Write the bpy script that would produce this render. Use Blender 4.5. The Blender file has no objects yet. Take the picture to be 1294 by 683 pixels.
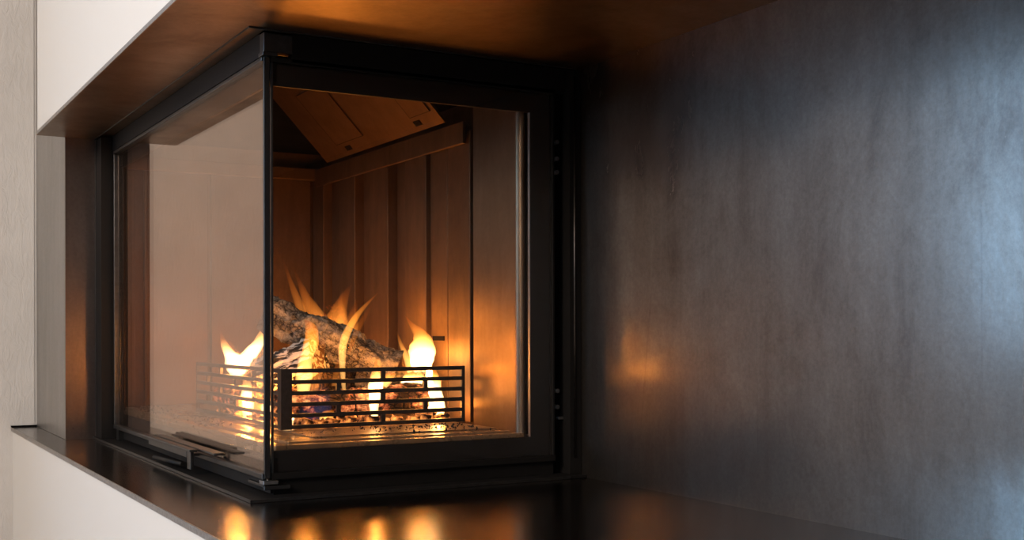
import bpy, bmesh, math, random
from mathutils import Vector, Matrix, noise, Euler
random.seed(7)
S = bpy.context.scene
COL = S.collection

# ------------------------------------------------------------------ camera
F_PX, HORIZON, YAW, ROLL = 1490.65, 417.23, 0.5227, 0.0019
cd = bpy.data.cameras.new('camera'); cam = bpy.data.objects.new('camera', cd); COL.objects.link(cam)
S.camera = cam
cd.sensor_width = 36.0; cd.lens = 36.0 * F_PX / 1294.0
cd.shift_y = (HORIZON - 341.5) / 1294.0
cd.clip_start = 0.01
fw = Vector((math.sin(YAW), math.cos(YAW), 0)); rt = Vector((math.cos(YAW), -math.sin(YAW), 0)); up = Vector((0, 0, 1))
r2 = rt * math.cos(ROLL) - up * math.sin(ROLL); u2 = rt * math.sin(ROLL) + up * math.cos(ROLL)
M = Matrix((r2, u2, -fw)).transposed().to_4x4(); M.translation = Vector((-.4887, -1.4876, .2193))
cam.matrix_world = M

# ------------------------------------------------------------------ world, lights, exposure
W = bpy.data.worlds.new('sky'); S.world = W; W.use_nodes = True
bg = W.node_tree.nodes['Background']; bg.inputs[0].default_value = (.30, .60, 1.0, 1); bg.inputs[1].default_value = 20.0
S.view_settings.view_transform = 'Standard'; S.view_settings.look = 'None'
S.view_settings.exposure = 0.0; S.view_settings.gamma = 1.0; S.view_settings.use_curve_mapping = False
S.cycles.use_denoising = True
S.cycles.transparent_max_bounces = 40
S.cycles.max_bounces = 10; S.cycles.diffuse_bounces = 5; S.cycles.glossy_bounces = 6
S.cycles.sample_clamp_indirect = 16.0
S.cycles.caustics_reflective = True

def area(name, loc, target, sx, sy, power, color, portal=False):
    l = bpy.data.lights.new(name, 'AREA'); l.shape = 'RECTANGLE'; l.size = sx; l.size_y = sy; l.energy = power; l.color = color
    if portal: l.cycles.is_portal = True
    o = bpy.data.objects.new(name, l); COL.objects.link(o); o.location = loc
    o.rotation_euler = (Vector(target) - Vector(loc)).to_track_quat('-Z', 'Y').to_euler()
    return o
# room window in the plaster wall (blue daylight) and the warm room lamp
area('window_daylight', (-3.32, 1.55, .78), (-3.32, 0, .78), 1.78, 1.20, 1.0, (1, 1, 1), portal=True)
area('room_lamp_light', (-2.4, -1.0, 1.35), (-.1, .6, .35), .9, .9, 64, (1.0, .845, .70))
area('room_lamp_light', (-2.3, -2.2, 1.9), (-.1, -.3, .3), .8, .8, 22, (1.0, .93, .88))

# ------------------------------------------------------------------ dimensions (metres, hearth top is z = 0)
X0, XS, XF, XR = -.1383, -.0833, -.026, .479
YR, YB, YP, ZC = -.0154, 1.0114, 1.3973, .6079
YE = -1.62            # near end of the niche, behind the frame edge
ZFLOOR, ZCEIL = -.48, 2.25
XL = -4.8

# ------------------------------------------------------------------ materials
def nt(m):
    m.use_nodes = True
    t = m.node_tree
    for n in list(t.nodes): t.nodes.remove(n)
    return t
class NB:
    def __init__(s, name):
        s.m = bpy.data.materials.new(name); s.t = nt(s.m); s.out = s.n('ShaderNodeOutputMaterial')
    def n(s, typ, **kw):
        d = s.t.nodes.new(typ)
        for k, v in kw.items():
            if k.startswith('i_'):
                key = k[2:]; key = int(key) if key.isdigit() else key.replace('_', ' ')
                d.inputs[key].default_value = v
            else: setattr(d, k, v)
        return d
    def l(s, a, b): s.t.links.new(a, b)
    def coords(s, scale=(1, 1, 1), kind='Object'):
        c = s.n('ShaderNodeTexCoord'); mp = s.n('ShaderNodeMapping'); mp.inputs['Scale'].default_value = scale
        s.l(c.outputs[kind], mp.inputs['Vector']); return mp.outputs[0]
    def noise(s, vec, scale, detail=5, rough=.55, dist=0):
        x = s.n('ShaderNodeTexNoise'); x.inputs['Scale'].default_value = scale; x.inputs['Detail'].default_value = detail
        x.inputs['Roughness'].default_value = rough; x.inputs['Distortion'].default_value = dist
        s.l(vec, x.inputs['Vector']); return x.outputs['Fac']
    def ramp(s, fac, stops, interp='LINEAR'):
        r = s.n('ShaderNodeValToRGB'); r.color_ramp.interpolation = interp
        e = r.color_ramp.elements
        while len(e) < len(stops): e.new(.5)
        for i, (p, c) in enumerate(stops):
            e[i].position = p; e[i].color = c if len(c) == 4 else (*c, 1)
        s.l(fac, r.inputs[0]); return r.outputs[0]
    def mix(s, a, b, fac, mode='MIX'):
        x = s.n('ShaderNodeMix', data_type='RGBA', blend_type=mode)
        for v, k in ((a, 6), (b, 7)):
            if isinstance(v, tuple): x.inputs[k].default_value = v if len(v) == 4 else (*v, 1)
            else: s.l(v, x.inputs[k])
        if isinstance(fac, (int, float)): x.inputs[0].default_value = fac
        else: s.l(fac, x.inputs[0])
        return x.outputs[2]
    def math(s, op, a, b=None):
        x = s.n('ShaderNodeMath', operation=op)
        for i, v in enumerate((a, b)):
            if v is None: continue
            if isinstance(v, (int, float)): x.inputs[i].default_value = v
            else: s.l(v, x.inputs[i])
        return x.outputs[0]
    def principled(s, col, rough, metal=0.0, spec=.5, bump=None, bstr=.2, bdist=.01, coat=0):
        p = s.n('ShaderNodeBsdfPrincipled')
        for v, k in ((col, 'Base Color'), (rough, 'Roughness'), (metal, 'Metallic')):
            if isinstance(v, tuple): p.inputs[k].default_value = (*v, 1)
            elif isinstance(v, (int, float)): p.inputs[k].default_value = v
            else: s.l(v, p.inputs[k])
        p.inputs['Specular IOR Level'].default_value = spec
        if bump is not None:
            b = s.n('ShaderNodeBump'); b.inputs['Strength'].default_value = bstr; b.inputs['Distance'].default_value = bdist
            s.l(bump, b.inputs['Height']); s.l(b.outputs[0], p.inputs['Normal'])
        s.l(p.outputs[0], s.out.inputs['Surface']); s.p = p
        return s.m

def mat_plaster():
    b = NB('plaster'); v = b.coords((1, 1, .35)); n1 = b.noise(v, 60, 4, .6, 1.2); n2 = b.noise(b.coords(), 9, 3)
    h = b.math('ADD', n1, n2)
    return b.principled(b.ramp(n2, [(.3, (.515, .49, .468)), (.7, (.565, .54, .518))]), .85, bump=h, bstr=.45, bdist=.005)
def mat_white():
    b = NB('white_paint'); v = b.coords(); n = b.noise(v, 180, 3)
    return b.principled((.655, .622, .58), .55, spec=.3, bump=n, bstr=.06, bdist=.002)
def mat_simple(name, col, rough, metal=0, spec=.5, nscale=120, var=.15, bstr=.05):
    b = NB(name); n = b.noise(b.coords(), nscale, 4)
    lo = tuple(c * (1 - var) for c in col); hi = tuple(min(1, c * (1 + var)) for c in col)
    return b.principled(b.ramp(n, [(.3, lo), (.7, hi)]), rough, metal, spec, bump=n, bstr=bstr, bdist=.001)
def mat_steel(name, stops, rlo, rhi, streak=(1, 1, .18), scale=5, blot=2.2, bstr=.05, metal=1.0):
    b = NB(name)
    big = b.noise(b.coords(), blot, 6, .62, .6)
    st = b.noise(b.coords(streak), scale * 4, 8, .7, .3)
    fine = b.noise(b.coords((1, 1, 1)), 160, 3, .7)
    f = b.math('ADD', b.math('MULTIPLY', big, .55), b.math('MULTIPLY', st, .45))
    c = b.ramp(f, stops)
    c = b.mix(c, b.ramp(fine, [(.3, (.80, .80, .80)), (.75, (1.12, 1.12, 1.12))]), .55, 'MULTIPLY')
    r = b.n('ShaderNodeMapRange'); b.l(f, r.inputs[0]); r.inputs[1].default_value = .35; r.inputs[2].default_value = .65
    r.inputs[3].default_value = rlo; r.inputs[4].default_value = rhi
    return b.principled(c, r.outputs[0], metal, bump=fine, bstr=bstr, bdist=.0006)

PLASTER = mat_plaster(); WHITE = mat_white()
def mat_patina():
    b = NB('patina_steel_wall')
    big = b.noise(b.coords((1, 1, .8)), 3.2, 7, .66, .9)
    mid = b.noise(b.coords((1, 1, .55)), 13, 8, .72, .7)
    st = b.noise(b.coords((1, 1, .06)), 30, 5, .6, .15)
    fine = b.noise(b.coords(), 210, 3, .7)
    f = b.math('ADD', b.math('ADD', b.math('MULTIPLY', big, .5), b.math('MULTIPLY', mid, .3)), b.math('MULTIPLY', st, .2))
    c = b.ramp(f, [(.36, (.072, .055, .045)), (.44, (.118, .092, .076)), (.50, (.152, .124, .103)), (.56, (.175, .150, .129)), (.66, (.21, .19, .172))])
    scr = b.n('ShaderNodeTexVoronoi', feature='DISTANCE_TO_EDGE'); scr.inputs['Scale'].default_value = 2.3; b.l(b.coords((1, 1.6, .22)), scr.inputs['Vector'])
    line = b.math('MULTIPLY', b.ramp(scr.outputs['Distance'], [(0, (1, 1, 1)), (.006, (0, 0, 0))]), b.ramp(mid, [(.45, (0, 0, 0)), (.6, (1, 1, 1))]))
    c = b.mix(c, (.085, .07, .065), b.math('MULTIPLY', line, .35))
    c = b.mix(c, b.ramp(fine, [(.3, (.72, .72, .72)), (.75, (1.15, 1.15, 1.15))]), .6, 'MULTIPLY')
    r = b.n('ShaderNodeMapRange'); b.l(f, r.inputs[0]); r.inputs[1].default_value = .38; r.inputs[2].default_value = .62
    r.inputs[3].default_value = .56; r.inputs[4].default_value = .44
    b.principled(c, r.outputs[0], 1.0, bump=fine, bstr=.05, bdist=.0006); rough_lobe = b.p
    b.principled(c, b.math('SUBTRACT', r.outputs[0], .27), 1.0, bump=fine, bstr=.05, bdist=.0006)
    mx = b.n('ShaderNodeMixShader'); mx.inputs[0].default_value = .62      # worn oxide film over the polished sheet
    b.l(rough_lobe.outputs[0], mx.inputs[1]); b.l(b.p.outputs[0], mx.inputs[2]); b.l(mx.outputs[0], b.out.inputs['Surface'])
    return b.m
STEEL_WALL = mat_patina()
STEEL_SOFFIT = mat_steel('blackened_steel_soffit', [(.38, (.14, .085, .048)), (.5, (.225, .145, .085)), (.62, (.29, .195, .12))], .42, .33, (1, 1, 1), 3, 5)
STEEL_HEARTH = mat_steel('blackened_steel_hearth', [(.36, (.085, .068, .055)), (.5, (.12, .098, .082)), (.64, (.155, .132, .118))], .16, .22, (1, .25, 1))
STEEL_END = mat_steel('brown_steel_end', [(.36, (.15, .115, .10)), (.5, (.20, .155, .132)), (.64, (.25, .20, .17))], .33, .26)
STEEL_STRIP = mat_steel('grey_steel_strip', [(.36, (.34, .325, .30)), (.5, (.40, .38, .36)), (.64, (.44, .42, .40))], .42, .36)
STEEL_EDGE = mat_simple('cut_steel_edge', (.36, .33, .30), .45, 1.0, nscale=200, var=.2)
BLACK = mat_simple('black_stove_paint', (.008, .007, .0065), .5, 0, .15)
BLACK_GLOSS = mat_simple('black_enamel', (.012, .011, .011), .22, 0, .5)
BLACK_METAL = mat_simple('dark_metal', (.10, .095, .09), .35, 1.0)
GREY_METAL = mat_simple('worn_grey_metal', (.30, .29, .28), .38, 1.0)
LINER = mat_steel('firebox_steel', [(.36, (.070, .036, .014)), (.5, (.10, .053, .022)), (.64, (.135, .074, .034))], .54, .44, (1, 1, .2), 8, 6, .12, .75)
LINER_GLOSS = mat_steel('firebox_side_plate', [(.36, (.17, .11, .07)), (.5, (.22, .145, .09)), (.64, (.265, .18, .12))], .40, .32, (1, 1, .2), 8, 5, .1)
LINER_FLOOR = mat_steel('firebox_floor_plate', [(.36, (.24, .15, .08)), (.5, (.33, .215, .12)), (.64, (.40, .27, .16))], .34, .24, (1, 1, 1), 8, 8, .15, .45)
GRATE = mat_simple('grate_iron', (.035, .03, .027), .5, .6, nscale=150, var=.3, bstr=.15)
SLOT = mat_simple('slot_shadow_black', (.006, .005, .005), .95, 0, .02)

def mat_glass():
    b = NB('fire_glass')
    g = b.n('ShaderNodeNewGeometry'); d = b.n('ShaderNodeVectorMath', operation='DOT_PRODUCT')
    b.l(g.outputs['Incoming'], d.inputs[0]); b.l(g.outputs['Normal'], d.inputs[1])
    c = b.math('ABSOLUTE', d.outputs['Value'])
    k = b.math('POWER', b.math('SUBTRACT', 1.0, c), 3.45)          # Schlick reflectance, both faces of the slab
    R = b.math('ADD', .05, b.math('MULTIPLY', k, .95))
    tr = b.n('ShaderNodeBsdfTransparent'); tr.inputs[0].default_value = (.95, .94, .93, 1)
    gl = b.n('ShaderNodeBsdfGlossy'); gl.inputs['Roughness'].default_value = .0; gl.inputs['Color'].default_value = (1, .84, .73, 1)   # heat-reflecting coating
    mx = b.n('ShaderNodeMixShader'); b.l(R, mx.inputs[0]); b.l(tr.outputs[0], mx.inputs[1]); b.l(gl.outputs[0], mx.inputs[2])
    b.l(mx.outputs[0], b.out.inputs['Surface'])
    return b.m
GLASS = mat_glass()

def mat_flame(name, stops, strength):
    b = NB(name)
    c = b.n('ShaderNodeTexCoord'); sp = b.n('ShaderNodeSeparateXYZ'); b.l(c.outputs['Generated'], sp.inputs[0])
    col = b.ramp(sp.outputs['Z'], [(p, q) for p, q, k in stops])
    st = b.ramp(sp.outputs['Z'], [(p, (k, k, k)) for p, q, k in stops])
    e = b.n('ShaderNodeEmission'); b.l(col, e.inputs[0]); b.l(b.math('MULTIPLY', st, strength), e.inputs[1])
    b.l(e.outputs[0], b.out.inputs['Volume'])
    return b.m
FL_WHITE = mat_flame('flame_bright', [(0, (1, .66, .30), .75), (.5, (1, .64, .28), 1.0), (.70, (1, .44, .10), .40), (.82, (1, .32, .04), .12), (1, (1, .24, .02), .03)], 700)
FL_MID = mat_flame('flame_yellow', [(0, (1, .52, .15), .9), (.4, (1, .48, .11), 1.0), (.72, (1, .34, .04), .62), (1, (1, .22, .015), .16)], 230)
FL_WISP = mat_flame('flame_wisp', [(0, (1, .36, .06), 1.0), (.45, (1, .27, .03), .55), (.75, (1, .2, .015), .25), (1, (1, .15, .01), .05)], 62)
FL_BLUE = mat_flame('flame_blue', [(0, (.25, .35, 1), .7), (.5, (.3, .35, .9), 1.0), (1, (.6, .3, .3), .3)], 3)

def mat_birch():
    b = NB('birch_bark')
    n1 = b.noise(b.coords((1, 1, .5)), 34, 7, .7, .8); n2 = b.noise(b.coords((1, 1, 1.4)), 120, 6, .75, .8)
    vo = b.n('ShaderNodeTexVoronoi', feature='DISTANCE_TO_EDGE'); vo.inputs['Scale'].default_value = 105
    wv = b.n('ShaderNodeVectorMath', operation='ADD'); nz = b.n('ShaderNodeTexNoise'); nz.inputs['Scale'].default_value = 70
    sc = b.n('ShaderNodeVectorMath', operation='SCALE'); sc.inputs['Scale'].default_value = .016
    cc = b.coords((1, 1, .75)); b.l(cc, nz.inputs['Vector']); b.l(nz.outputs['Color'], sc.inputs[0]); b.l(cc, wv.inputs[0]); b.l(sc.outputs[0], wv.inputs[1])
    b.l(wv.outputs[0], vo.inputs['Vector'])
    crack = b.math('MAXIMUM', b.ramp(vo.outputs['Distance'], [(.0, (.0, .0, .0)), (.09, (1, 1, 1))]), b.ramp(n1, [(.46, (0, 0, 0)), (.56, (1, 1, 1))]))
    c = b.ramp(n1, [(.34, (.05, .04, .032)), (.44, (.20, .165, .13)), (.55, (.36, .31, .255)), (.75, (.52, .46, .39))])
    c = b.mix((.035, .028, .022), c, crack)
    c = b.mix(c, b.ramp(n2, [(.36, (.35, .31, .28)), (.56, (1, 1, 1))]), .85, 'MULTIPLY')
    h = b.math('ADD', b.math('MULTIPLY', n2, 1.3), b.math('MULTIPLY', crack, .6))
    return b.principled(c, .9, 0, .12, bump=h, bstr=.9, bdist=.006)
def mat_ash_log():
    b = NB('ash_white_split_wood')
    w = b.n('ShaderNodeTexNoise'); w.inputs['Scale'].default_value = 120; w.inputs['Detail'].default_value = 4; w.inputs['Distortion'].default_value = .5
    b.l(b.coords((1, 1, .22)), w.inputs['Vector'])
    c = b.ramp(w.outputs['Fac'], [(.40, (.02, .017, .015)), (.47, (.06, .05, .045)), (.52, (.50, .45, .40)), (.75, (.62, .57, .52))])
    return b.principled(c, .9, 0, .15, bump=w.outputs['Fac'], bstr=1.0, bdist=.006)
def mat_char(name, glow):
    b = NB(name)
    vo = b.n('ShaderNodeTexVoronoi', feature='DISTANCE_TO_EDGE'); vo.inputs['Scale'].default_value = 85; vo.inputs['Randomness'].default_value = .7
    b.l(b.coords((1, 1, .75)), vo.inputs['Vector'])
    n = b.noise(b.coords(), 32, 6, .65); n2 = b.noise(b.coords((1, 1, .3)), 140, 4, .7)
    c = b.ramp(n, [(.35, (.02, .014, .011)), (.52, (.085, .055, .04)), (.70, (.30, .20, .135))])
    c = b.mix((.012, .009, .008), c, b.ramp(vo.outputs['Distance'], [(0, (0, 0, 0)), (.12, (1, 1, 1))]))
    c = b.mix(c, b.ramp(n2, [(.35, (.4, .4, .4)), (.6, (1, 1, 1))]), .8, 'MULTIPLY')
    h = b.math('ADD', b.ramp(vo.outputs['Distance'], [(0, (0, 0, 0)), (.2, (1, 1, 1))]), n2)
    m = b.principled(c, .9, 0, .12, bump=h, bstr=.9, bdist=.004)
    if glow:
        g = b.math('MULTIPLY', b.ramp(n, [(.50, (0, 0, 0)), (.66, (1, 1, 1))]), b.ramp(n2, [(.35, (.2, .2, .2)), (.65, (1, 1, 1))]))
        b.l(b.ramp(n, [(.5, (.9, .10, .03)), (.7, (1, .42, .14))]), b.p.inputs['Emission Color']); b.l(b.math('MULTIPLY', g, glow), b.p.inputs['Emission Strength'])
    return m
def mat_ember():
    b = NB('glowing_ember'); n = b.noise(b.coords(), 55, 4, .6)
    m = b.principled(b.ramp(n, [(.4, (.05, .03, .02)), (.6, (.35, .22, .15))]), .9, 0, .1, bump=n, bstr=.6, bdist=.004)
    b.l(b.ramp(n, [(.40, (.5, .06, .01)), (.62, (1, .38, .08))]), b.p.inputs['Emission Color'])
    b.l(b.math('MULTIPLY', b.ramp(n, [(.42, (0, 0, 0)), (.66, (1, 1, 1))]), 1.5), b.p.inputs['Emission Strength'])
    return m
BIRCH = mat_birch(); ASHLOG = mat_ash_log(); CHAR = mat_char('charred_wood', 0); CHAR_GLOW = mat_char('glowing_charred_wood', 2.2); EMBER = mat_ember()
CRUMB = mat_simple('charcoal_crumb', (.03, .022, .018), .95)
FLOOR_WOOD = mat_simple('oak_floor', (.30, .22, .15), .5, nscale=30, var=.2)

# ------------------------------------------------------------------ helpers
def link(name, me, mat, parent=None):
    o = bpy.data.objects.new(name, me); COL.objects.link(o)
    if mat is not None and not me.materials: me.materials.append(mat)
    if parent is not None:
        o.parent = parent
        top = parent
        off = Vector((0, 0, 0))
        while top is not None: off += top.location; top = top.parent
        o.location = -off
    return o
def bm_box(bm, x0, x1, y0, y1, z0, z1):
    vs = [bm.verts.new((x, y, z)) for x in (x0, x1) for y in (y0, y1) for z in (z0, z1)]
    for f in ((0, 1, 3, 2), (4, 6, 7, 5), (0, 4, 5, 1), (2, 3, 7, 6), (0, 2, 6, 4), (1, 5, 7, 3)):
        bm.faces.new([vs[i] for i in f])
    return vs
def finish(bm, name, mat, parent=None, smooth=False, bevel=0):
    bmesh.ops.recalc_face_normals(bm, faces=bm.faces)
    if bevel:
        bmesh.ops.bevel(bm, geom=list(bm.edges), offset=bevel, segments=2, profile=.5, affect='EDGES')
    me = bpy.data.meshes.new(name); bm.to_mesh(me); bm.free()
    if smooth:
        for p in me.polygons: p.use_smooth = True
    return link(name, me, mat, parent)
def box(name, x0, x1, y0, y1, z0, z1, mat, parent=None, bevel=0):
    bm = bmesh.new(); bm_box(bm, min(x0, x1), max(x0, x1), min(y0, y1), max(y0, y1), min(z0, z1), max(z0, z1))
    return finish(bm, name, mat, parent, bevel=bevel)
def boxes(name, lst, mat, parent=None, bevel=0):
    bm = bmesh.new()
    for b in lst: bm_box(bm, *b)
    return finish(bm, name, mat, parent, bevel=bevel)
def quad_plate(name, pts, thick, mat, parent=None):
    bm = bmesh.new(); P = [Vector(p) for p in pts]
    n = (P[1] - P[0]).cross(P[2] - P[0]).normalized() * thick
    a = [bm.verts.new(p) for p in P]; c = [bm.verts.new(p + n) for p in P]; k = len(P)
    bm.faces.new(a); bm.faces.new(c[::-1])
    for i in range(k): bm.faces.new((a[i], c[i], c[(i + 1) % k], a[(i + 1) % k]))
    return finish(bm, name, mat, parent)
def thing(name, loc, label, cat, group=None):
    o = bpy.data.objects.new(name, None); COL.objects.link(o); o.location = loc; o.empty_display_size = .05
    return tag(o, label, cat, group)
def tag(o, label, cat, group=None):
    o['label'] = label; o['category'] = cat
    if group: o['group'] = group
    return o
def struct(o, label=None):
    o['kind'] = 'structure'
    if label: o['label'] = label
    return o
def cyl(name, a, b, r, mat, parent=None, seg=14):
    a, b = Vector(a), Vector(b); bm = bmesh.new()
    bmesh.ops.create_cone(bm, cap_ends=True, segments=seg, radius1=r, radius2=r, depth=(b - a).length)
    q = (b - a).to_track_quat('Z', 'Y').to_matrix().to_4x4(); q.translation = (a + b) / 2
    bmesh.ops.transform(bm, matrix=q, verts=bm.verts)
    o = finish(bm, name, mat, parent)
    for p in o.data.polygons: p.use_smooth = len(p.vertices) == 4
    return o

# ------------------------------------------------------------------ setting
# plaster wall behind, with the glazed window opening far to the left of the frame
WX0, WX1, WZ0, WZ1 = -4.20, -2.45, .20, 1.36
struct(boxes('wall_back', [(XL, WX0, YP, YP + .15, ZFLOOR, ZCEIL), (WX1, XS - .005, YP, YP + .15, ZFLOOR, ZCEIL), (XS - .005, XR + .25, YP + .002, YP + .15, ZFLOOR, ZCEIL),
                           (WX0, WX1, YP, YP + .15, WZ1, ZCEIL), (WX0, WX1, YP, YP + .15, ZFLOOR, WZ0)], PLASTER),
       'rough trowelled beige plaster wall at the left')
w1 = struct(boxes('window_1', [(WX0, WX0 + .06, YP + .05, YP + .11, WZ0, WZ1), (WX1 - .06, WX1, YP + .05, YP + .11, WZ0, WZ1),
                               (WX0, WX1, YP + .05, YP + .11, WZ0, WZ0 + .06), (WX0, WX1, YP + .05, YP + .11, WZ1 - .06, WZ1)], WHITE))
struct(box('wall_upper', X0 + .003, X0 + .12, YE, YB, ZC + .007, ZCEIL, WHITE), 'smooth white chimney breast above the steel soffit')
struct(box('shade_strip_1', X0 + .006, X0 + .03, YB, YB + .012, ZC + .007, ZCEIL, BLACK_METAL), 'dark strip painted in for the gap shadow ending the white chimney breast')  # dark box stands in for the shade in the gap at the breast end
struct(box('shade_strip_2', X0, XS, YP - .004, YP - .0005, .0002, .0040, SLOT), 'dark strip drawn as the shadow line between plaster wall and hearth shelf')  # shadow line at the foot of the plaster, put in as a black strip
struct(box('wall_lower', X0 + .004, X0 + .12, YE, YP, ZFLOOR, -.009, WHITE), 'smooth white wall below the steel hearth shelf')
struct(box('wall_right', XR + .008, XR + .15, YE - .1, YP, ZFLOOR, ZCEIL, WHITE))
struct(box('wall_near', X0, XR + .15, YE - .1, YE, ZFLOOR, ZCEIL, WHITE))
struct(box('floor', XL - .1, XR + .15, -4.2, YP + .15, ZFLOOR - .05, ZFLOOR, FLOOR_WOOD))
struct(box('ceiling', XL - .1, XR + .15, -4.2, YP + .15, ZCEIL, ZCEIL + .05, WHITE))
struct(box('wall_left', XL - .1, XL, -4.2, YP + .15, ZFLOOR, ZCEIL, WHITE))
struct(box('wall_front', XL - .1, XR + .15, -4.3, -4.2, ZFLOOR, ZCEIL, WHITE))
struct(box('wall_side', XR + .15, XR + .25, -4.2, YP + .15, ZFLOOR, ZCEIL, WHITE))

# ------------------------------------------------------------------ steel lining of the niche
def edged_plate(name, x0, x1, y0, y1, z0, z1, mat, label, cat):
    """sheet steel plate with its bare cut edge along the open left side"""
    t = thing(name, ((x0 + x1) / 2, (y0 + y1) / 2, z0), label, cat)
    box('sheet', x0 + .0015, x1, y0, y1, z0, z1, mat, t)
    box('cut_edge', x0, x0 + .0015, y0, y1, z0, z1, STEEL_EDGE, t)
    return t
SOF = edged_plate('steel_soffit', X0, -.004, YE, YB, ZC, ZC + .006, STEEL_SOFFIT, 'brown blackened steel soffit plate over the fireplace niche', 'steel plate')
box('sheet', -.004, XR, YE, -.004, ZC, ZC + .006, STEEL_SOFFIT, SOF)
edged_plate('hearth_shelf', X0, XR, YE, YB + .0, -.008, 0, STEEL_HEARTH, 'long glossy dark steel hearth shelf in front of the glass firebox', 'hearth shelf')
edged_plate('hearth_shelf_end', X0, XS + .004, YB + .0006, YP - .002, -.008, 0, STEEL_HEARTH, 'short grey end piece of the hearth shelf meeting the plaster wall', 'hearth shelf')
tag(box('steel_wall_panel', XR, XR + .006, YE, YP - .4, .0, ZC, STEEL_WALL), 'large mottled grey steel panel lining the right side of the niche', 'steel panel')
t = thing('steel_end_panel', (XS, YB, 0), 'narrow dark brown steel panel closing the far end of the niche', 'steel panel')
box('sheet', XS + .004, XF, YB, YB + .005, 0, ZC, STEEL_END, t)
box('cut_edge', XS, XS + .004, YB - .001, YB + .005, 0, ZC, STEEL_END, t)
tag(box('steel_strip', XS, XS + .01, YB + .006, YP - .002, .0005, ZCEIL, STEEL_STRIP), 'pale grey steel strip between the plaster wall and the brown end panel', 'steel panel')

# ------------------------------------------------------------------ fireplace insert
FP = thing('fireplace_insert', (.22, .48, 0), 'black two-sided glass corner fireplace insert with burning fire', 'fireplace')
ZB, ZT = .025, .575
YD = .9365
BX, BY = -.030, -.030
# base plate, slightly proud of the hearth
box('base_plate', BX, XR - .001, BY, YB - .001, .0004, .0042, BLACK, FP)
bpe = boxes('base_plate_edge', [(BX - .0012, BX, BY - .0012, YB - .002, .0004, .0044), (BX - .0012, XR - .03, BY - .0012, BY, .0004, .0044)], BLACK_METAL, FP)
# upper frame under the soffit
box('casing_left', .017, .0195, .037, .95, .609, .734, SLOT, FP)
box('upper_frame_side', -.004, .0165, .012, YB - .002, ZT + .002, ZC - .0005, BLACK, FP)
box('upper_frame_front', .034, XR - .002, -.004, .012, ZT - .004, ZC - .0005, BLACK, FP)
cb = box('corner_block', -.0045, .034, -.0055, .012, ZT + .006, ZC - .002, BLACK_METAL, FP, .001)
boxes('soffit_lip', [(XF - .0018, XF, YR - .002, YB, ZC - .0022, ZC - .0002), (XF, XR - .01, YR - .002, YR + .002, ZC - .0022, ZC - .0002)], BLACK_METAL, FP)
# far jamb of the side door
box('far_jamb', XF, .012, YD + .012, YB - .001, .0045, ZC - .004, BLACK, FP)
box('far_jamb_rail', XF - .001, XF + .003, YB - .014, YB - .0012, .0045, ZC - .004, BLACK_METAL, FP)

# side door (left glass)
def pane(name, a, b, parent): return box(name, *a, *b, GLASS, parent)
door = box('door_glass', -.0002, .0038, .004, YD - .006, ZB + .008, ZT - .006, GLASS, FP); door.name = 'side_door'
def on(parent, name, x0, x1, y0, y1, z0, z1, mat, bevel=0): return box(name, x0, x1, y0, y1, z0, z1, mat, parent, bevel)
# black enamel border behind the glass
ZG0, ZG1 = .056, .5405
bord = boxes('enamel_border', [(.0042, .0062, .004, YD - .006, ZB + .006, ZG0), (.0042, .0062, .004, YD - .006, ZG1, ZT - .006),
                               (.0042, .0062, YD - .014, YD - .006, ZG0, ZG1)], BLACK_GLOSS, door)
on(door, 'top_lip', -.006, .008, .0, YD, ZT - .006, ZT, BLACK_METAL, .0012)
on(door, 'bottom_rail', -.006, .008, .0, YD, ZB, ZB + .008, BLACK_METAL, .0012)
on(door, 'far_stile', -.005, .008, YD - .006, YD, ZB + .008, ZT - .006, BLACK_METAL, .001)
box('lower_side_frame', .0064, .016, .004, YD, .006, .052, BLACK, FP); box('upper_side_frame', .0064, .016, .004, YD, ZG1 + .004, ZT, BLACK, FP)
# door handle: T bar on a stem, with the cold-hand socket and pin below
hd = on(door, 'door_handle', -.036, -.0245, .245, .565, .0405, .0445, BLACK_METAL, .0012)
on(hd, 'handle_plate', -.0225, -.0062, .165, .52, .0420, .0455, BLACK_METAL, .0010)
on(hd, 'handle_web', -.0262, -.0243, .300, .545, .0275, .0404, BLACK_METAL, .0006)
on(hd, 'handle_leg', -.0300, -.0250, .262, .282, .0130, .0404, BLACK_METAL, .0008)
on(hd, 'handle_stem', -.0245, -.0061, .30, .53, .0290, .0330, BLACK_METAL, .0008)
cyl('air_control_pin', (-.034, .470, .0125), (-.020, .345, .0125), .0040, BLACK, FP)
for y in (.90,): box('door_foot', -.003, .010, y, y + .02, .0044, ZB, BLACK_METAL, FP)

# front glass
XG = .402
front = box('front_glass', .0040, .436, -.0002, .0036, ZB + .008, ZT - .006, GLASS, FP)
boxes('enamel_border', [(.0095, .436, .004, .006, ZB + .006, .0615), (.0095, .436, .004, .006, .5395, ZT - .006),
                        (XG, .436, .004, .006, .0615, .5395)], BLACK_GLOSS, front)
on(front, 'bottom_rail', .006, .440, -.004, .0075, ZB, ZB + .008, BLACK); on(front, 'top_rail', .006, .440, -.004, .0075, ZT - .006, ZT, BLACK)
box('lower_front_frame', .0165, .44, .0065, .016, .006, .060, BLACK, FP); box('upper_front_frame', .0165, .44, .0065, .016, .541, ZT, BLACK, FP)
on(front, 'right_stile', .4362, .440, -.003, .0075, ZB + .008, ZT - .006, BLACK, .0006)
on(front, 'glass_rim', XG - .0005, XG + .0012, .0044, .010, .0615, .5395, GREY_METAL)
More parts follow.
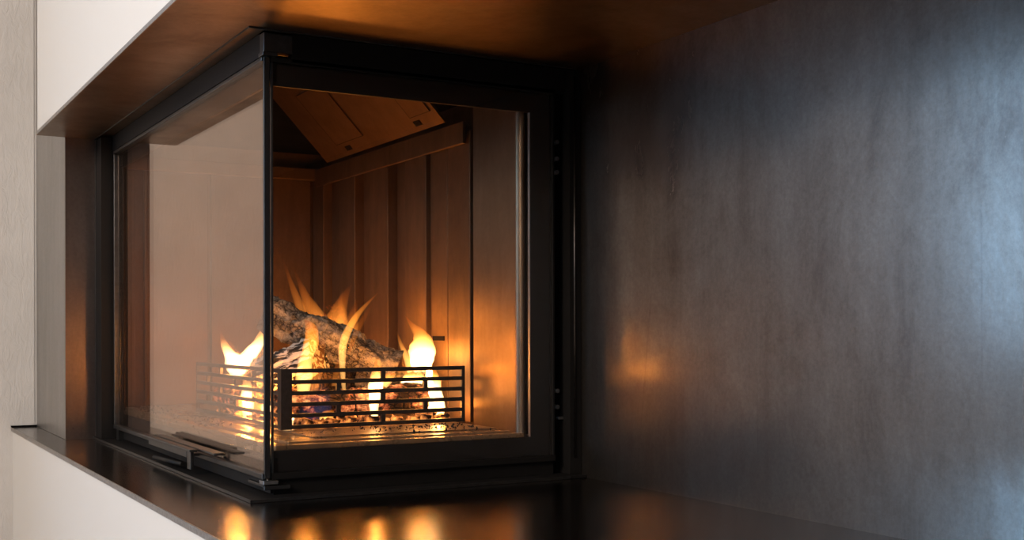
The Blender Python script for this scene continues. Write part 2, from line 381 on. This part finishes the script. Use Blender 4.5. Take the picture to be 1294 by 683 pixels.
# corner post
post = box('corner_post', -.0032, .0038, -.0042, .0038, ZB + .002, ZT - .001, BLACK_GLOSS, FP, .0008)
boxes('post_edge', [(-.0042, -.0028, -.0046, -.0030, ZB + .002, ZT - .001), (.0066, .0092, -.0012, .0044, ZB + .008, ZT - .006)], BLACK_METAL, post, .0004)
for z, s in ((ZT + .0005, 1), (ZB - .0062, -1)):
    br = boxes('corner_bracket', [(-.0065, .0135, -.0075, .012, z, z + .0052)], GREY_METAL if s < 0 else BLACK_METAL, FP, .0009)
    cyl('screw', (.002, .001, z - .002), (.002, .001, z + .007), .0022, GREY_METAL, br)
box('foot_strip', -.0050, .030, -.0062, -.0012, .0120, .0175, BLACK_METAL, FP, .0008)
box('foot_strip', -.0062, -.0012, -.004, .060, .0155, .0195, BLACK_METAL, FP, .0008)
box('front_plinth', .010, .440, .002, .012, .0044, ZB, BLACK, FP)
# right hinge column
box('hinge_channel', .4405, .458, .012, .030, .0044, ZC - .004, SLOT, FP)
box('column_plate', .4585, XR - .0008, YR, .028, .0046, ZC - .004, BLACK, FP)
cyl('column_bead', (.4665, YR - .0008, .030), (.4665, YR - .0008, ZC - .012), .0014, BLACK_METAL, FP, 10)
for z in (.128, .104, .455, .475, .500):
    cyl('hinge_bolt', (.4495, .004, z), (.4495, .013, z), .0034, GREY_METAL, FP, 10)
box('hinge_catch', .450, .459, .003, .012, .085, .0895, GREY_METAL, FP, .0006)

# firebox lining
ZF = .068
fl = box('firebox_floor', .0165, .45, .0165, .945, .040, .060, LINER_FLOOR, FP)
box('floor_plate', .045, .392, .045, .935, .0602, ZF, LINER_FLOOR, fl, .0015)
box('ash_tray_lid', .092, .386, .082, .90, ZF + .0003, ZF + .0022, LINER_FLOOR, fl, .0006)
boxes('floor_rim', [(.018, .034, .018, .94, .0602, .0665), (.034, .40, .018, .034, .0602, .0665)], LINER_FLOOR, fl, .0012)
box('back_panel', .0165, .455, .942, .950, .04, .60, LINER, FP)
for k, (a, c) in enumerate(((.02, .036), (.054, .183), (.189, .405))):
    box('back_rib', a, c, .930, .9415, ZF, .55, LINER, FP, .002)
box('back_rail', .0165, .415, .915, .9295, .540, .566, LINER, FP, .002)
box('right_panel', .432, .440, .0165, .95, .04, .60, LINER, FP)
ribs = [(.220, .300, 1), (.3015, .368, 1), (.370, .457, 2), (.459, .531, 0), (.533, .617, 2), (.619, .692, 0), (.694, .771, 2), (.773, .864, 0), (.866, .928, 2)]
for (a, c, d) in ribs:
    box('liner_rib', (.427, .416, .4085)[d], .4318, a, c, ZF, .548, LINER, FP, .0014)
for (y, z) in ((.335, .205), (.335, .098)):
    box('air_slot', .4146, .4162, y - .022, y + .022, z - .0038, z + .0038, SLOT, FP)
bm = bmesh.new()   # side plate with a rounded near edge
prof = [(.3935, .166), (.3935, .034)] + [(.3935 + .009 * (1 - math.cos(a)), .034 - .012 * math.sin(a)) for a in [math.pi / 2 * i / 6 for i in range(1, 7)]]
rows = [[bm.verts.new((x, y, z)) for z in (.060, .60)] for x, y in prof]
back = [[bm.verts.new((x + .003, y + (.003 if i > 1 else 0), z)) for z in (.060, .60)] for i, (x, y) in enumerate(prof)]
for g, fl_ in ((rows, 0), (back, 1)):
    for i in range(len(g) - 1): bm.faces.new((g[i][0], g[i + 1][0], g[i + 1][1], g[i][1]) if not fl_ else (g[i][0], g[i][1], g[i + 1][1], g[i + 1][0]))
for i in range(len(rows) - 1):
    for k in (0, 1): bm.faces.new((rows[i][k], rows[i + 1][k], back[i + 1][k], back[i][k]))
for i in (0, -1): bm.faces.new((rows[i][0], rows[i][1], back[i][1], back[i][0]))
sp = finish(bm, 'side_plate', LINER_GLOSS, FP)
box('side_plate_flange', .3965, .4318, .168, .172, .06, .60, SLOT, FP)
box('baffle_rail', .405, .412, .224, .905, .525, .562, LINER, FP, .0015)
# sloping hood above the fire
hood = quad_plate('hood_plate', [(.392, .262, .5635), (.392, .800, .5635), (.250, .800, .7132), (.250, .262, .7132)], .004, LINER, FP)
box('hood_top', .03, .262, .262, .800, .716, .722, LINER, FP)
quad_plate('hood_left_plate', [(.022, .03, .585), (.06, .03, .716), (.06, .90, .716), (.022, .90, .585)], .004, LINER, FP)
box('hood_front', .016, .44, .030, .036, .58, .73, SLOT, FP)
def on_hood(u0, u1, y0, y1, off0, off1, name, mat, parent):
    d = Vector((-.12, 0, .1265)).normalized(); n = Vector((-.1265, 0, -.12)).normalized(); o = Vector((.392, 0, .5635))
    P = [o + d * u0 + n * off0 + Vector((0, y0, 0)), o + d * u0 + n * off0 + Vector((0, y1, 0)), o + d * u1 + n * off0 + Vector((0, y1, 0)), o + d * u1 + n * off0 + Vector((0, y0, 0))]
    return quad_plate(name, P, off1, mat, parent)
for (a, c) in ((.560, .690), (.275, .350)):
    h = on_hood(.030, .150, a, c, .0035, .002, 'hood_hatch', LINER, hood)
    on_hood(.029, .030, a + .0, c, .0036, .003, 'hatch_gap', SLOT, h); on_hood(.030, .15, c, c + .0012, .0036, .003, 'hatch_gap', SLOT, h)
    on_hood(.010, .020, (a + c) / 2 + .02, (a + c) / 2 + .045, .0010, .003, 'hatch_tab', SLOT, h)
box('casing_top', .0, .46, .03, .96, .735, .74, SLOT, FP)
box('casing_back', .0, .46, .951, .958, .04, .734, SLOT, FP)
box('casing_right', .4405, .447, .037, .95, .04, .734, SLOT, FP)
box('casing_bottom', .018, .44, .018, .95, .032, .0395, SLOT, FP)

# ------------------------------------------------------------------ grate
GX0, GX1, GY0, GY1 = .088, .396, .200, .672
GZ0, GZ1 = .0715, .1615
GR = thing('log_guard', ((GX0 + GX1) / 2, (GY0 + GY1) / 2, GZ0), 'black iron log guard with brickwork openings round the fire', 'log guard')
gt = .006; zr = [GZ0 + (GZ1 - GZ0 - .0062) * i / 5 for i in range(6)]
for z in zr:
    box('front_rail', GX0 + .016, GX1 - .001, GY0, GY0 + gt, z, z + .0062, GRATE, GR, .0008)
    box('side_rail', GX0, GX0 + gt, GY0 + .016, GY1 - .001, z, z + .0062, GRATE, GR, .0008)
for i in range(5):
    z0, z1 = zr[i] + .0062, zr[i + 1]
    xs = (.250,) if i % 2 == 0 else (.176, .323)
    for x in xs: box('front_divider', x, x + .0068, GY0 + .0005, GY0 + gt - .0005, z0 - .001, z1 + .001, GRATE, GR)
    ys = (.335, .52) if i % 2 == 0 else (.275, .43, .60)
    for y in ys: box('side_divider', GX0 + .0005, GX0 + gt - .0005, y, y + .0068, z0 - .001, z1 + .001, GRATE, GR)
boxes('corner_plate', [(GX0, GX0 + .017, GY0, GY0 + gt, GZ0 - .0008, GZ1), (GX0, GX0 + gt, GY0 + gt, GY0 + .017, GZ0 - .0008, GZ1)], GRATE, GR)
box('end_post', GX1 - .006, GX1, GY0 - .0003, GY0 + gt, GZ0 - .0008, GZ1 + .0002, GRATE, GR, .0008)
box('end_post', GX0 - .0003, GX0 + gt, GY1 - .006, GY1, GZ0 - .0008, GZ1 + .0002, GRATE, GR, .0008)

# ------------------------------------------------------------------ logs
def log(name, a, b, r0, r1, mat, endmat, label, seed, rough=.12, flat=1.0, bend=0.0, seg=30, rings=46, twist=0):
    a, b = Vector(a), Vector(b); L = (b - a).length
    bm = bmesh.new(); R = []
    for i in range(rings + 1):
        t = i / rings; r = r0 + (r1 - r0) * t
        if t < .02: r *= .93
        ring = []
        for j in range(seg):
            th = 2 * math.pi * j / seg
            c, s = math.cos(th), math.sin(th)
            p = Vector((c * 1.3 + seed * 3.1, s * 1.3, t * L / max(r0, .01) * .55))
            d = 1 + rough * noise.noise(p) * 1.6 + rough * .8 * noise.noise(p * 2.7) + rough * .5 * noise.noise(p * 6.5) + rough * .35 * noise.noise(p * 14)
            ring.append(bm.verts.new((c * r * d, s * r * d * flat + bend * math.sin(math.pi * t), (t - .5) * L)))
        R.append(ring)
    for i in range(rings):
        for j in range(seg):
            bm.faces.new((R[i][j], R[i][(j + 1) % seg], R[i + 1][(j + 1) % seg], R[i + 1][j]))
    caps = []
    for ring, z, sgn in ((R[0], -.5 * L, -1), (R[-1], .5 * L, 1)):
        cen = bm.verts.new((0, 0, z - sgn * .004))
        for j in range(seg):
            f = bm.faces.new((ring[j], ring[(j + 1) % seg], cen)); f.material_index = 1; caps.append(f)
    bmesh.ops.recalc_face_normals(bm, faces=bm.faces)
    me = bpy.data.meshes.new(name); bm.to_mesh(me); bm.free()
    me.materials.append(mat); me.materials.append(endmat)
    for p in me.polygons: p.use_smooth = p.material_index == 0
    o = link(name, me, None); o.location = (a + b) / 2
    q = (b - a).to_track_quat('Z', 'Y'); o.rotation_mode = 'QUATERNION'; o.rotation_quaternion = q
    return tag(o, label, 'log')
G = None
log('fire_log', (.136, .425, .248), (.336, .335, .154), .030, .030, BIRCH, CHAR, 'pale birch log leaning diagonally across the top of the fire', 3, .24, seg=64, rings=120)
log('fire_log', (.139, .43, .140), (.206, .352, .174), .040, .034, ASHLOG, ASHLOG, 'ash-white split log with dark cracks behind the corner post', 11, .22, .9)
log('fire_log', (.175, .36, .125), (.31, .47, .135), .042, .038, CHAR, CHAR, 'dark charred log under the leaning birch log', 5, .12)
log('fire_log', (.112, .285, .103), (.235, .300, .098), .026, .023, CHAR_GLOW, EMBER, 'glowing cracked log low behind the front of the log guard', 8, .15)
log('fire_log', (.240, .300, .100), (.372, .305, .106), .024, .022, CHAR_GLOW, CHAR, 'blackened log lying at the right end of the log guard', 14, .14)
log('fire_log', (.30, .41, .125), (.392, .325, .139), .022, .020, BIRCH, CHAR, 'short birch stub poking out beside the brightest flame', 21, .14)
log('fire_log', (.126, .46, .100), (.131, .64, .098), .024, .022, CHAR_GLOW, EMBER, 'glowing log lying along the left side of the log guard', 31, .15)

log('fire_log', (.165, .615, .104), (.372, .600, .106), .027, .024, CHAR_GLOW, EMBER, 'glowing log added across the back to show orange through the side guard', 41, .15)  # unseen log, added so its glow fills the side guard openings

# embers heaped below the logs: one mesh shape, separate pieces
def lump(name, seed, r):
    bm = bmesh.new(); bmesh.ops.create_cube(bm, size=r * 1.7)
    bmesh.ops.subdivide_edges(bm, edges=list(bm.edges), cuts=1, use_grid_fill=True)
    for v in bm.verts:
        v.co *= .95 + .55 * noise.noise(v.co / r * 1.1 + Vector((seed, 0, 0)))
        v.co.z *= .7; v.co.x *= 1.3
    bmesh.ops.triangulate(bm, faces=bm.faces)
    me = bpy.data.meshes.new(name); bm.to_mesh(me); bm.free(); me.materials.append(EMBER); return me
lumps = [lump('ember', k * 3.7, .011) for k in range(4)]
rr = random.Random(4)
for k in range(34):
    o = bpy.data.objects.new('ember', lumps[k % 4]); COL.objects.link(o)
    if k < 15: x, y = rr.uniform(.12, .37), rr.uniform(.225, .262)
    elif k < 26: x, y = rr.uniform(.108, .14), rr.uniform(.27, .64)
    else: x, y = rr.uniform(.16, .30), rr.uniform(.50, .575)
    s = rr.uniform(.7, 1.15)
    o.location = (x, y, ZF + .0095 * s); o.scale = (s, s, s); o.rotation_euler = (rr.uniform(-.3, .3), rr.uniform(-.3, .3), rr.uniform(0, 6))
    tag(o, 'small glowing orange ember on the firebox floor under the logs', 'ember', 'embers under the logs')

# charcoal crumbs scattered on the firebox floor
bm = bmesh.new()
def crumb(x, y, z, r):
    vs = bmesh.ops.create_icosphere(bm, subdivisions=1, radius=r)['verts']
    m = Matrix.Translation((x, y, z)) @ Euler((rr.uniform(0, 6), rr.uniform(0, 6), rr.uniform(0, 6))).to_matrix().to_4x4() @ Matrix.Diagonal((rr.uniform(.7, 1.6), rr.uniform(.6, 1), rr.uniform(.35, .8), 1))
    bmesh.ops.transform(bm, matrix=m, verts=vs)
for k in range(90):
    crumb(rr.triangular(.18, .384, .37), rr.triangular(.05, .195, .15), ZF + .003, rr.uniform(.0008, .0024))
for k in range(60):
    crumb(rr.uniform(.10, .36), rr.uniform(.10, .196), ZF + .003, rr.uniform(.0005, .0013))
for k in range(120):
    crumb(rr.uniform(.02, .075), rr.uniform(.35, .92), .0685, rr.uniform(.0008, .0024))
o = finish(bm, 'charcoal_crumbs', CRUMB); o['kind'] = 'stuff'; tag(o, 'black charcoal crumbs scattered on the firebox floor plate', 'charcoal')

# ------------------------------------------------------------------ flames (emitting gas volumes) and their light
def tongue(name, pts, mat, parent=None, flat=.6, seed=0, seg=16, sub=8):
    P = [Vector(p[:3]) for p in pts]; Rr = [p[3] for p in pts]; n = len(P)
    def cr(a, b, c, d, t): return .5 * ((2 * b) + (c - a) * t + (2 * a - 5 * b + 4 * c - d) * t * t + (3 * b - a - 3 * c + d) * t ** 3)
    sp = []
    for i in range(n - 1):
        for k in range(sub):
            t = k / sub; g = lambda A: cr(A[max(i - 1, 0)], A[i], A[i + 1], A[min(i + 2, n - 1)], t)
            sp.append((g(P), max(.0004, g(Rr))))
    sp.append((P[-1], max(.0004, Rr[-1])))
    bm = bmesh.new(); rings = []
    side = Vector((math.cos(YAW), -math.sin(YAW), 0)); dep = Vector((math.sin(YAW), math.cos(YAW), 0))
    for i, (c, r) in enumerate(sp):
        tn = (sp[min(i + 1, len(sp) - 1)][0] - sp[max(i - 1, 0)][0]).normalized()
        e1 = (side - tn * side.dot(tn)).normalized(); e2 = tn.cross(e1)
        ring = []
        for j in range(seg):
            th = 2 * math.pi * j / seg
            q = 1 + .18 * noise.noise(Vector((math.cos(th), math.sin(th), i * .25 + seed * 5)))
            ring.append(bm.verts.new(c + (e1 * math.cos(th) + e2 * math.sin(th) * flat) * r * q))
        rings.append(ring)
    for i in range(len(rings) - 1):
        for j in range(seg): bm.faces.new((rings[i][j], rings[i][(j + 1) % seg], rings[i + 1][(j + 1) % seg], rings[i + 1][j]))
    bm.faces.new(rings[0][::-1]); bm.faces.new(rings[-1])
    return finish(bm, name, mat, parent, smooth=True)
def flame(label, tongues, base):
    f = thing('flame', base, label, 'flame', 'flames of the log fire')
    for i, (pts, mat, *rest) in enumerate(tongues):
        tongue('flame_tongue', pts, mat, f, rest[0] if rest else .6, seed=i + base[0] * 40)
    return f
flame('V-shaped yellow flame rising at the left behind the side guard', [
    ([(.112, .50, .135, .006), (.110, .50, .158, .0185), (.104, .515, .178, .010), (.100, .54, .200, .0055), (.099, .55, .219, .001)], FL_WHITE),
    ([(.114, .497, .150, .012), (.124, .485, .170, .013), (.138, .467, .195, .010), (.147, .452, .222, .007), (.152, .445, .240, .001)], FL_WHITE)], (.112, .50, .13))
flame('curved yellow flame licking up in front of the birch log', [
    ([(.150, .272, .110, .006), (.149, .272, .140, .013), (.154, .272, .175, .0105), (.163, .272, .205, .0115), (.160, .272, .225, .009), (.151, .272, .236, .001)], FL_MID),
    ([(.166, .276, .120, .006), (.172, .276, .155, .011), (.178, .276, .190, .009), (.185, .276, .214, .001)], FL_WISP)], (.15, .272, .11))
flame('long thin flame sweeping up to the right past the birch log', [
    ([(.224, .290, .120, .003), (.221, .290, .160, .005), (.224, .295, .195, .0065), (.238, .298, .226, .0065), (.258, .30, .252, .004), (.288, .30, .281, .0006)], FL_MID),
    ([(.236, .302, .180, .003), (.250, .303, .215, .005), (.266, .303, .243, .004), (.284, .303, .268, .0006)], FL_WISP),
    ([(.205, .285, .130, .004), (.210, .285, .155, .006), (.219, .287, .185, .001)], FL_WISP)], (.222, .29, .12))
flame('faint broad orange flames behind the top of the birch log', [
    ([(.285, .50, .205, .020), (.292, .50, .232, .022), (.300, .50, .258, .014), (.312, .50, .285, .007), (.326, .50, .306, .0008)], FL_WISP),
    ([(.268, .51, .210, .014), (.262, .515, .240, .016), (.250, .53, .272, .010), (.243, .545, .300, .005), (.232, .555, .335, .0008)], FL_WISP),
    ([(.312, .49, .195, .014), (.318, .49, .225, .013), (.322, .49, .250, .008), (.330, .49, .276, .0008)], FL_WISP),
    ([(.250, .53, .225, .008), (.240, .54, .262, .008), (.228, .55, .300, .005), (.212, .56, .355, .0008)], FL_WISP),
    ([(.300, .505, .220, .008), (.306, .505, .250, .007), (.303, .505, .275, .004), (.310, .505, .300, .0006)], FL_WISP)], (.28, .50, .20))
flame('low orange flame added behind the logs to brighten the back', [
    ([(.325, .645, .074, .012), (.325, .645, .100, .020), (.320, .645, .130, .014), (.315, .645, .165, .001)], FL_MID)], (.325, .645, .074))  # unseen flame, added to light the lining behind the logs
flame('brightest white flame at the right end of the log guard', [
    ([(.386, .315, .070, .006), (.389, .315, .100, .010), (.384, .322, .135, .013), (.380, .328, .165, .0200), (.382, .330, .190, .0225), (.378, .332, .212, .012), (.366, .338, .228, .0045), (.357, .345, .244, .0008)], FL_WHITE, .7),
    ([(.360, .322, .150, .010), (.352, .33, .175, .0055), (.344, .338, .200, .003), (.340, .342, .218, .0006)], FL_MID),
    ([(.377, .258, .071, .005), (.379, .258, .090, .0095), (.376, .262, .115, .009), (.374, .275, .140, .012), (.376, .295, .165, .003)], FL_WHITE),
    ([(.345, .315, .125, .012), (.362, .318, .138, .020), (.375, .32, .140, .012)], FL_WHITE)], (.386, .315, .07))
flame('small bright flame low in the middle of the log guard', [
    ([(.268, .268, .075, .005), (.266, .268, .100, .008), (.270, .268, .130, .0125), (.273, .268, .160, .007), (.274, .268, .176, .001)], FL_WHITE),
    ([(.282, .270, .130, .008), (.292, .270, .142, .010), (.306, .270, .150, .001)], FL_MID)], (.268, .268, .075))
flame('small white flame low behind the left side of the guard', [
    ([(.112, .44, .074, .008), (.112, .44, .100, .011), (.113, .445, .125, .009), (.112, .455, .150, .002)], FL_WHITE)], (.112, .44, .074))
flame('short white flame low behind the side guard near the corner', [
    ([(.113, .345, .074, .006), (.112, .345, .092, .009), (.118, .345, .108, .006), (.124, .345, .120, .001)], FL_WHITE)], (.113, .345, .074))
flame('blue and yellow flame low at the front left of the guard', [
    ([(.150, .262, .073, .014), (.160, .262, .100, .028), (.170, .262, .125, .020), (.172, .262, .140, .003)], FL_BLUE),
    ([(.118, .255, .072, .010), (.120, .255, .085, .010), (.124, .255, .098, .002)], FL_WHITE),
    ([(.176, .256, .072, .008), (.182, .256, .084, .011), (.192, .256, .094, .002)], FL_MID)], (.15, .262, .073))

def fire_light(loc, power, r):
    l = bpy.data.lights.new('flame_light', 'POINT'); l.energy = power; l.shadow_soft_size = r; l.color = (1, .34, .045)
    o = bpy.data.objects.new('flame_light', l); COL.objects.link(o); o.location = loc
fire_light((.374, .322, .180), .75, .016)
fire_light((.112, .50, .160), 2.4, .012)
fire_light((.228, .292, .190), .35, .008)
fire_light((.270, .268, .140), .55, .010)
fire_light((.290, .50, .240), 1.0, .025)
fire_light((.325, .645, .125), 2.0, .016)  # goes with the added back flame, brightens the rear lining
fire_light((.152, .270, .150), .4, .010)
fire_light((.112, .44, .105), 2.6, .008)
fire_light((.113, .345, .095), 1.6, .008)
fire_light((.378, .259, .092), .5, .008)
